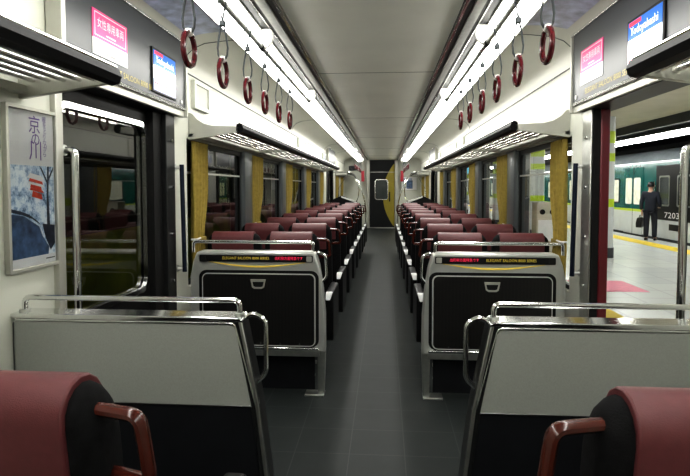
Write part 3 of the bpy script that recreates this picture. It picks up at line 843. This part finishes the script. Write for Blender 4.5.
# ------------------------------------------------------------------ the platform outside the open door
PZ = -.15
struct('floor_platform', B().use('platform').box(1.62, 8.15, -12, 75, PZ - .4, PZ))
for nm, x in (('trim_50', 2.5), ('trim_51', 7.15)):
    g = B().use('tactile').box(x - .05, x + .43, -12, 75, PZ, PZ + .006); struct(nm, g)
struct('ceiling_platform', B().use('beige').box(1.45, 6.2, -12, 75, 2.95, 3.05))
struct('trim_52', B().use('fascia').box(6.2, 6.3, -12, 75, 2.75, 3.6).box(6.3, 14, -12, 75, 3.5, 3.6))
struct('wall_far_end', B().use('tunnel').box(-6, 14, 75, 75.2, -1.5, 4))
struct('wall_platform_end', B().use('tunnel').box(1.5, 14, -12.2, -12, -1.5, 4))
struct('wall_beyond', B().use('tunnel').box(13.8, 14, -12, 75, -1.5, 4))
struct('floor_track', B().use('tunnel').box(8.15, 14, -12, 75, -1.4, -1.2))
pl = None
for k in range(19):
    y = -8 + k * 4.3
    lb = 'long fluorescent tube unit, %d tube units down the platform' % (k + 1)
    lb = 'fluorescent tube fitting in the row above the yellow platform line'
    if pl is None:
        pl = thing('platform_light', lb, 'ceiling light', (6.85, y, 2.68), group='platform tube lights')
        obj('tube', B().use('platlight').box(-.17, .17, -2.05, 2.05, -.06, .02), pl, .01)
        obj('housing', B().use('fascia').box(-.2, .2, -2.1, 2.1, .02, .10), pl)
        obj('hanger', B().use('fascia').tube([(0, -1, .1), (0, -1, .82)], .012), pl)
        obj('hanger', B().use('fascia').tube([(0, 1, .1), (0, 1, .82)], .012), pl)
    else: dup(pl, (6.85, y, 2.68))
pl2 = None
for k in range(10):
    y = -4 + k * 7
    lb = 'flush ceiling lamp over the middle of the platform'
    if pl2 is None:
        pl2 = thing('ceiling_lamp', lb, 'ceiling light', (3.6, y, 2.95), group='flush platform lamps')
        obj('diffuser', B().use('platlight').box(-.10, .10, -1.2, 1.2, -.03, .0), pl2, .01)
        obj('rim', B().use('beige').box(-.13, -.10, -1.23, 1.23, -.035, .0).box(.10, .13, -1.23, 1.23, -.035, 0), pl2)
    else: dup(pl2, (3.6, y, 2.95))

def column(x, y, label):
    t = thing('platform_column', label, 'column', (x, y, PZ), group='platform columns'); t['kind'] = 'thing'
    obj('shaft', B().use('column').prism(rrect(-.26, .26, -.26, .26, .08), (0, 3.1), lambda u, v, w: (u, v, w)), t)
    for z0, z1 in ((2.52, 2.78), (2.12, 2.30), (1.12, 1.30)):
        obj('lime_band', B().use('lime').prism(rrect(-.263, .263, -.263, .263, .082), (z0, z1), lambda u, v, w: (u, v, w)), t)
    obj('plinth', B().use('fascia').prism(rrect(-.275, .275, -.275, .275, .085), (0, .22), lambda u, v, w: (u, v, w)), t)
column(4.86, 12.5, 'grey platform column with lime bands seen past the red door edge')
column(4.86, 17.7, 'second lime-banded platform column, through the first open-side window')
column(4.86, 22.9, 'third lime-banded platform column beyond the recycling bin')
column(4.86, 28.1, 'fourth lime-banded platform column from the doorway')
column(4.86, 33.3, 'fifth lime-banded platform column from the doorway')

o = obj('boarding_mark', B().use('pinkmark').box(2.95, 4.0, 8.25, 9.2, PZ, PZ + .004))
tag(o, 'pink rectangle marked on the pale platform floor', 'floor marking')

t = thing('recycling_bin', 'cream recycling bin with round openings on the platform', 'bin', (3.72, 12.6, PZ))
obj('body', B().use('cream').box(-.24, .24, -.2, .2, 0, 1.22), t, .03)
for x in (-.11, .11):
    obj('opening', B().use('black').tube([(x, -.19, 1.0), (x, -.207, 1.0)], .06, 16), t)
obj('front_panel', B().use('paper').box(-.2, .2, -.206, -.19, .35, .82), t, .006)
t = thing('hanging_sign', 'bright blue lit sign hanging over the platform', 'sign', (3.75, 25, 2.2))
obj('face', B().use('bluesign').box(-.4, .4, -.05, .05, -.16, .16), t, .01)
obj('hanger', B().use('fascia').tube([(-.25, 0, .16), (-.25, 0, .75)], .02), t); obj('hanger', B().use('fascia').tube([(.25, 0, .16), (.25, 0, .75)], .02), t)

# ------------------------------------------------------------------ the teal train across the platform
def train_car(y0, L, label, cab):
    t = thing('train_car', label, 'train', (8.30, y0, 0), group='teal train cars')
    sec = [(0, -1.0), (0, -.10), (0, .62), (0, .70), (0, 1.9), (.03, 2.2), (.16, 2.42), (.45, 2.58), (1.2, 2.66), (2.4, 2.6), (2.7, 2.2), (2.7, -1.0)]
    def strip(nm, mt, a, c):
        b = B().use(mt); s = sec[a:c + 1]
        b.loft([[(x, y, z) for x, z in s] + [(x + .06, y, z - (.04 if z > 2.2 else 0)) for x, z in reversed(s)] for y in (0, L)])
        return obj(nm, b, t)
    strip('skirt', 'fascia', 0, 1)
    strip('lower_side', 'trainwhite', 1, 2); strip('stripe', 'lime', 2, 3); strip('upper_side', 'teal', 3, 5); strip('roof', 'trainroof', 5, 9)
    b = B().use('teal')
    for y in (0.02, L - .02): b.poly([(x, y, z) for x, z in sec[1:11]] + [(2.7, y, -.1)])
    obj('end_wall', b, t)
    def win(a, c, z0, z1, m='litwin'):
        fn = lambda u, v, w: (w, u, v)
        f = obj('window', B().use('dark_metal').ring_frame(rrect(a, c, z0, z1, .08, 3), rrect(a + .05, c - .05, z0 + .05, z1 - .05, .06, 3), (-.015, .01), fn), t)
        obj('pane', B().use(m).prism(rrect(a + .05, c - .05, z0 + .05, z1 - .05, .06, 3), (-.008, .01), fn), f)
    def door(a):
        d = obj('door', B().use('teal').box(-.02, .0, a, a + 1.3, .70, 2.05).use('trainwhite').box(-.02, 0, a, a + 1.3, -.12, .62).use('lime').box(-.021, 0, a, a + 1.3, .62, .70), t, .006)
        fn = lambda u, v, w: (w, u, v)
        for e in (a + .12, a + .72):
            obj('door_window', B().use('litwin').prism(rrect(e, e + .46, .85, 1.72, .06, 3), (-.026, -.015), fn), d)
        obj('door_seam', B().use('rubber').box(-.0225, -.015, a + .64, a + .66, -.12, 2.05), d)
    ys = []
    o = 3.0 if cab else 1.2
    door(o + 1.0); win(o + 2.7, o + 3.9, .85, 1.72); win(o + 4.2, o + 5.4, .85, 1.72)
    door(o + 6.6); win(o + 8.3, o + 9.5, .85, 1.72); win(o + 9.8, o + 11.0, .85, 1.72)
    door(o + 12.2); 
    if not cab: win(o + 13.9, o + 15.1, .85, 1.72)
    if cab:
        obj('cab_surround', B().use('black').box(-.012, .002, .5, 3.15, .44, 2.05), t, .01)
        fn = lambda u, v, w: (w, u, v)
        f = obj('cab_window', B().use('steel').ring_frame(rrect(1.05, 1.95, .85, 1.75, .06, 3), rrect(1.1, 1.9, .9, 1.7, .05, 3), (-.02, -.005), fn), t)
        obj('pane', B().use('dimwin').prism(rrect(1.1, 1.9, .9, 1.7, .05, 3), (-.016, -.008), fn), f)
        f = obj('cab_window', B().use('steel').ring_frame(rrect(2.35, 2.95, .85, 1.75, .06, 3), rrect(2.39, 2.91, .9, 1.7, .05, 3), (-.02, -.005), fn), t)
        obj('pane', B().use('dimwin').prism(rrect(2.39, 2.91, .9, 1.7, .05, 3), (-.016, -.008), fn), f)
        fz = lambda u, v, w: (u, w, v)
        obj('windscreen', B().use('black').prism(rrect(.12, 2.58, .9, 2.0, .12), (-.004, .022), fz), t)
        for x in (.35, 2.35):
            obj('headlamp', B().use('white').tube([(x, .03, .55), (x, -.03, .55)], .11, 16), t)
        obj('front_stripe', B().use('lime').box(.05, 2.65, -.003, .02, .62, .70), t)
        obj('number', B().use('paper').text('7203', .24, (-.014, 2.20, .585), (0, -1, 0), (0, 0, 1), (-1, 0, 0), width=.80), t)
        obj('step_light', B().use('black').box(-.012, .002, 1.75, 2.35, .16, .34), t, .01)
        obj('grab_bar', B().use('chrome').tube([(-.03, 3.2, .0), (-.03, 3.2, 1.6)], .015), t)
    return t
train_car(13.9, 19.2, 'teal and white train car numbered 7203 across the platform', True)
train_car(33.3, 19.2, 'second teal and white train car coupled behind car 7203', False)
train_car(52.7, 19.2, 'third teal and white train car at the far end', False)

# ------------------------------------------------------------------ the man with the bag
def skin_mesh(name, V, E, R, m, parent, sub=2, root=0):
    me = bpy.data.meshes.new(name); me.from_pydata(V, E, []); 
    o = bpy.data.objects.new(name, me); COL.objects.link(o); o.parent = parent
    md = o.modifiers.new('skin', 'SKIN')
    for k, r in enumerate(R):
        me.skin_vertices[0].data[k].radius = (r, r) if not isinstance(r, tuple) else r
        me.skin_vertices[0].data[k].use_root = (k == root)
    md.use_smooth_shade = True
    s = o.modifiers.new('sub', 'SUBSURF'); s.levels = sub; s.render_levels = sub
    dg = bpy.context.evaluated_depsgraph_get(); dg.update()
    new = bpy.data.meshes.new_from_object(o.evaluated_get(dg))
    o.modifiers.clear(); o.data = new; new.materials.clear(); new.materials.append(M[m])
    new.polygons.foreach_set('use_smooth', [True] * len(new.polygons))
    return o
man = thing('person', 'man in a dark suit standing with his back turned holding a bag', 'person', (7.86, 16.45, PZ), math.radians(-38))
# local frame: faces +y, his left is -x
V = [(0, 0, .93), (0, .0, 1.12), (0, -.01, 1.32), (0, -.005, 1.43), (0, .01, 1.50), (0, .025, 1.60), (0, .02, 1.70),
     (-.09, 0, .88), (-.10, .02, .50), (-.10, -.02, .10), (-.11, .09, .03),
     (.09, 0, .88), (.11, .03, .50), (.12, .0, .10), (.14, .11, .03),
     (-.17, -.01, 1.38), (-.22, -.03, 1.10), (-.23, .03, .86), (-.23, .05, .78),
     (.17, -.01, 1.38), (.23, -.04, 1.11), (.20, .15, .98), (.17, .20, .97)]
Ed = [(0, 1), (1, 2), (2, 3), (3, 4), (4, 5), (5, 6), (0, 7), (7, 8), (8, 9), (9, 10), (0, 11), (11, 12), (12, 13), (13, 14), (2, 15), (15, 16), (16, 17), (17, 18), (2, 19), (19, 20), (20, 21), (21, 22)]
R = [.085, .09, .11, .07, .055, .088, .07, .07, .052, .042, .04, .07, .052, .042, .04, .058, .045, .034, .03, .058, .045, .034, .03]
for side, base, sg in (('l', 18, -1), ('r', 22, 1)):       # five fingers each, curled
    bx, by, bz = V[base]
    for k in range(5):
        off = (k - 2) * .014
        d = (0, off, -.055) if sg < 0 else (off, .05, -.01)
        a = len(V); V.append((bx + d[0], by + d[1], bz + d[2])); V.append((bx + d[0] + (.015 if sg < 0 else 0), by + d[1] + (0 if sg < 0 else .03), bz + d[2] - .02))
        Ed += [(base, a), (a, a + 1)]; R += [.010, .008]
body = skin_mesh('body', V, Ed, R, 'skin', man)
jv = [(0, 0, .80), (0, 0, .98), (0, 0, 1.15), (0, -.01, 1.32), (0, -.005, 1.42), (-.18, -.01, 1.375), (-.235, -.03, 1.10), (-.245, .025, .88), (.18, -.01, 1.375), (.245, -.04, 1.11), (.215, .13, .99)]
je = [(0, 1), (1, 2), (2, 3), (3, 4), (3, 5), (5, 6), (6, 7), (3, 8), (8, 9), (9, 10)]
skin_mesh('jacket', jv, je, [(.185, .14), (.175, .135), (.165, .13), (.175, .13), (.085, .085), .078, .064, .055, .078, .064, .055], 'suit', man)
tv = [(0, 0, .93), (-.09, 0, .84), (-.10, .02, .48), (-.10, -.02, .07), (.09, 0, .84), (.11, .03, .48), (.12, 0, .07)]
skin_mesh('trousers', tv, [(0, 1), (1, 2), (2, 3), (0, 4), (4, 5), (5, 6)], [.13, .105, .082, .07, .105, .082, .07], 'trouser', man)
for x, y in ((-.11, .04), (.13, .06)):
    b = B().use('shoe')
    b.loft([[(x + .045 * s_ * math.cos(a * PI / 6), y + yy, max(0.002, .035 * h * (1 + math.sin(a * PI / 6)))) for a in range(12)] for yy, s_, h in ((-.11, .5, .9), (-.08, .85, 1.1), (0, .9, 1.1), (.08, 1.05, .8), (.14, .8, .6), (.17, .35, .4))])
    obj('shoe', b, man)
b = B().use('hair'); R_ = []
for k in range(7):
    z = 1.575 + .15 * k / 6; rr = .098 * math.sqrt(max(.02, 1 - (max(0, (k - 2)) / 4.2) ** 2))
    R_.append([(rr * .92 * math.cos(a * PI / 6), .012 + rr * 1.08 * math.sin(a * PI / 6) - .012, z + (.03 if math.sin(a * PI / 6) > .4 and k < 3 else 0)) for a in range(12)])
obj('hair', b.loft(R_), man)
for s_ in (-1, 1):
    obj('ear', B().use('skin').loft([[(s_ * (.088 + dx), .02 + r_ * math.cos(a * PI / 4), 1.60 + r_ * 1.5 * math.sin(a * PI / 4)) for a in range(8)] for dx, r_ in ((0, .012), (.01, .018), (.016, .014))]), man)
bag = thing('briefcase', 'black leather bag held low in the standing man\'s hand', 'bag', (7.86 - .20, 16.45 + .18, PZ + .70), math.radians(-38))
obj('body', B().use('shoe').loft([[(-.07 * s_, -.20 * q, z), (.07 * s_, -.20 * q, z), (.07 * s_, .20 * q, z), (-.07 * s_, .20 * q, z)] for s_, q, z in ((1, 1, -.33), (1.05, 1.02, -.2), (.7, .9, -.05), (.3, .8, -.03))]), bag, .02)
obj('grip', B().use('shoe').tube(fillet([(0, -.09, -.04), (0, -.07, .03), (0, .07, .03), (0, .09, -.04)], .04), .010, 8), bag)

# ------------------------------------------------------------------ dark side: a train stabled on the next track
t = thing('stabled_train', 'dim olive and grey train standing outside the closed door', 'train', (-3.0, 0, 0))
obj('lower_side', B().use('olive').box(-.1, 0, -6, 40, -.8, .92), t)
obj('window_band', B().use('black_and_shade').box(-.08, -.02, -6, 40, .92, 1.62), t)
obj('upper_side', B().use('greybody').box(-.1, 0, -6, 40, 1.62, 2.5), t)
for z in (.92, 1.06):
    obj('rail', B().use('greybody').box(0, .02, -6, 40, z, z + .018), t)
for k in range(12):
    obj('window_post', B().use('black_and_shade').box(-.02, .005, -4 + k * 3.2, -3.9 + k * 3.2, .92, 1.62), t)
struct('wall_tunnel', B().use('tunnel').box(-6, -5.8, -12, 75, -1.5, 4))
struct('floor_tunnel', B().use('tunnel').box(-6, -1.5, -12, 75, -1.6, -1.5))

# ------------------------------------------------------------------ camera, light, world
f = 540.; th = math.atan(25.2 / f); psi = math.atan(39.4 / f * math.cos(th))
cam = bpy.data.cameras.new('camera'); co = bpy.data.objects.new('camera', cam); COL.objects.link(co)
co.location = (.07, 0, 1.4); co.rotation_euler = (PI / 2 - th, 0, psi)
cam.sensor_fit = 'HORIZONTAL'; cam.sensor_width = 36; cam.lens = f / 690 * 36; cam.shift_y = -25.3 / 690; cam.clip_start = .02; cam.clip_end = 200
SC.camera = co
w = bpy.data.worlds.new('world'); SC.world = w; w.use_nodes = True
w.node_tree.nodes['Background'].inputs['Color'].default_value = (.05, .055, .06, 1); w.node_tree.nodes['Background'].inputs['Strength'].default_value = .1
SC.view_settings.view_transform = 'Standard'; SC.view_settings.look = 'None'; SC.view_settings.exposure = 0; SC.view_settings.gamma = .84
SC.cycles.use_denoising = True
SC.cycles.max_bounces = 8; SC.cycles.transparent_max_bounces = 12
SC.cycles.sample_clamp_indirect = 6
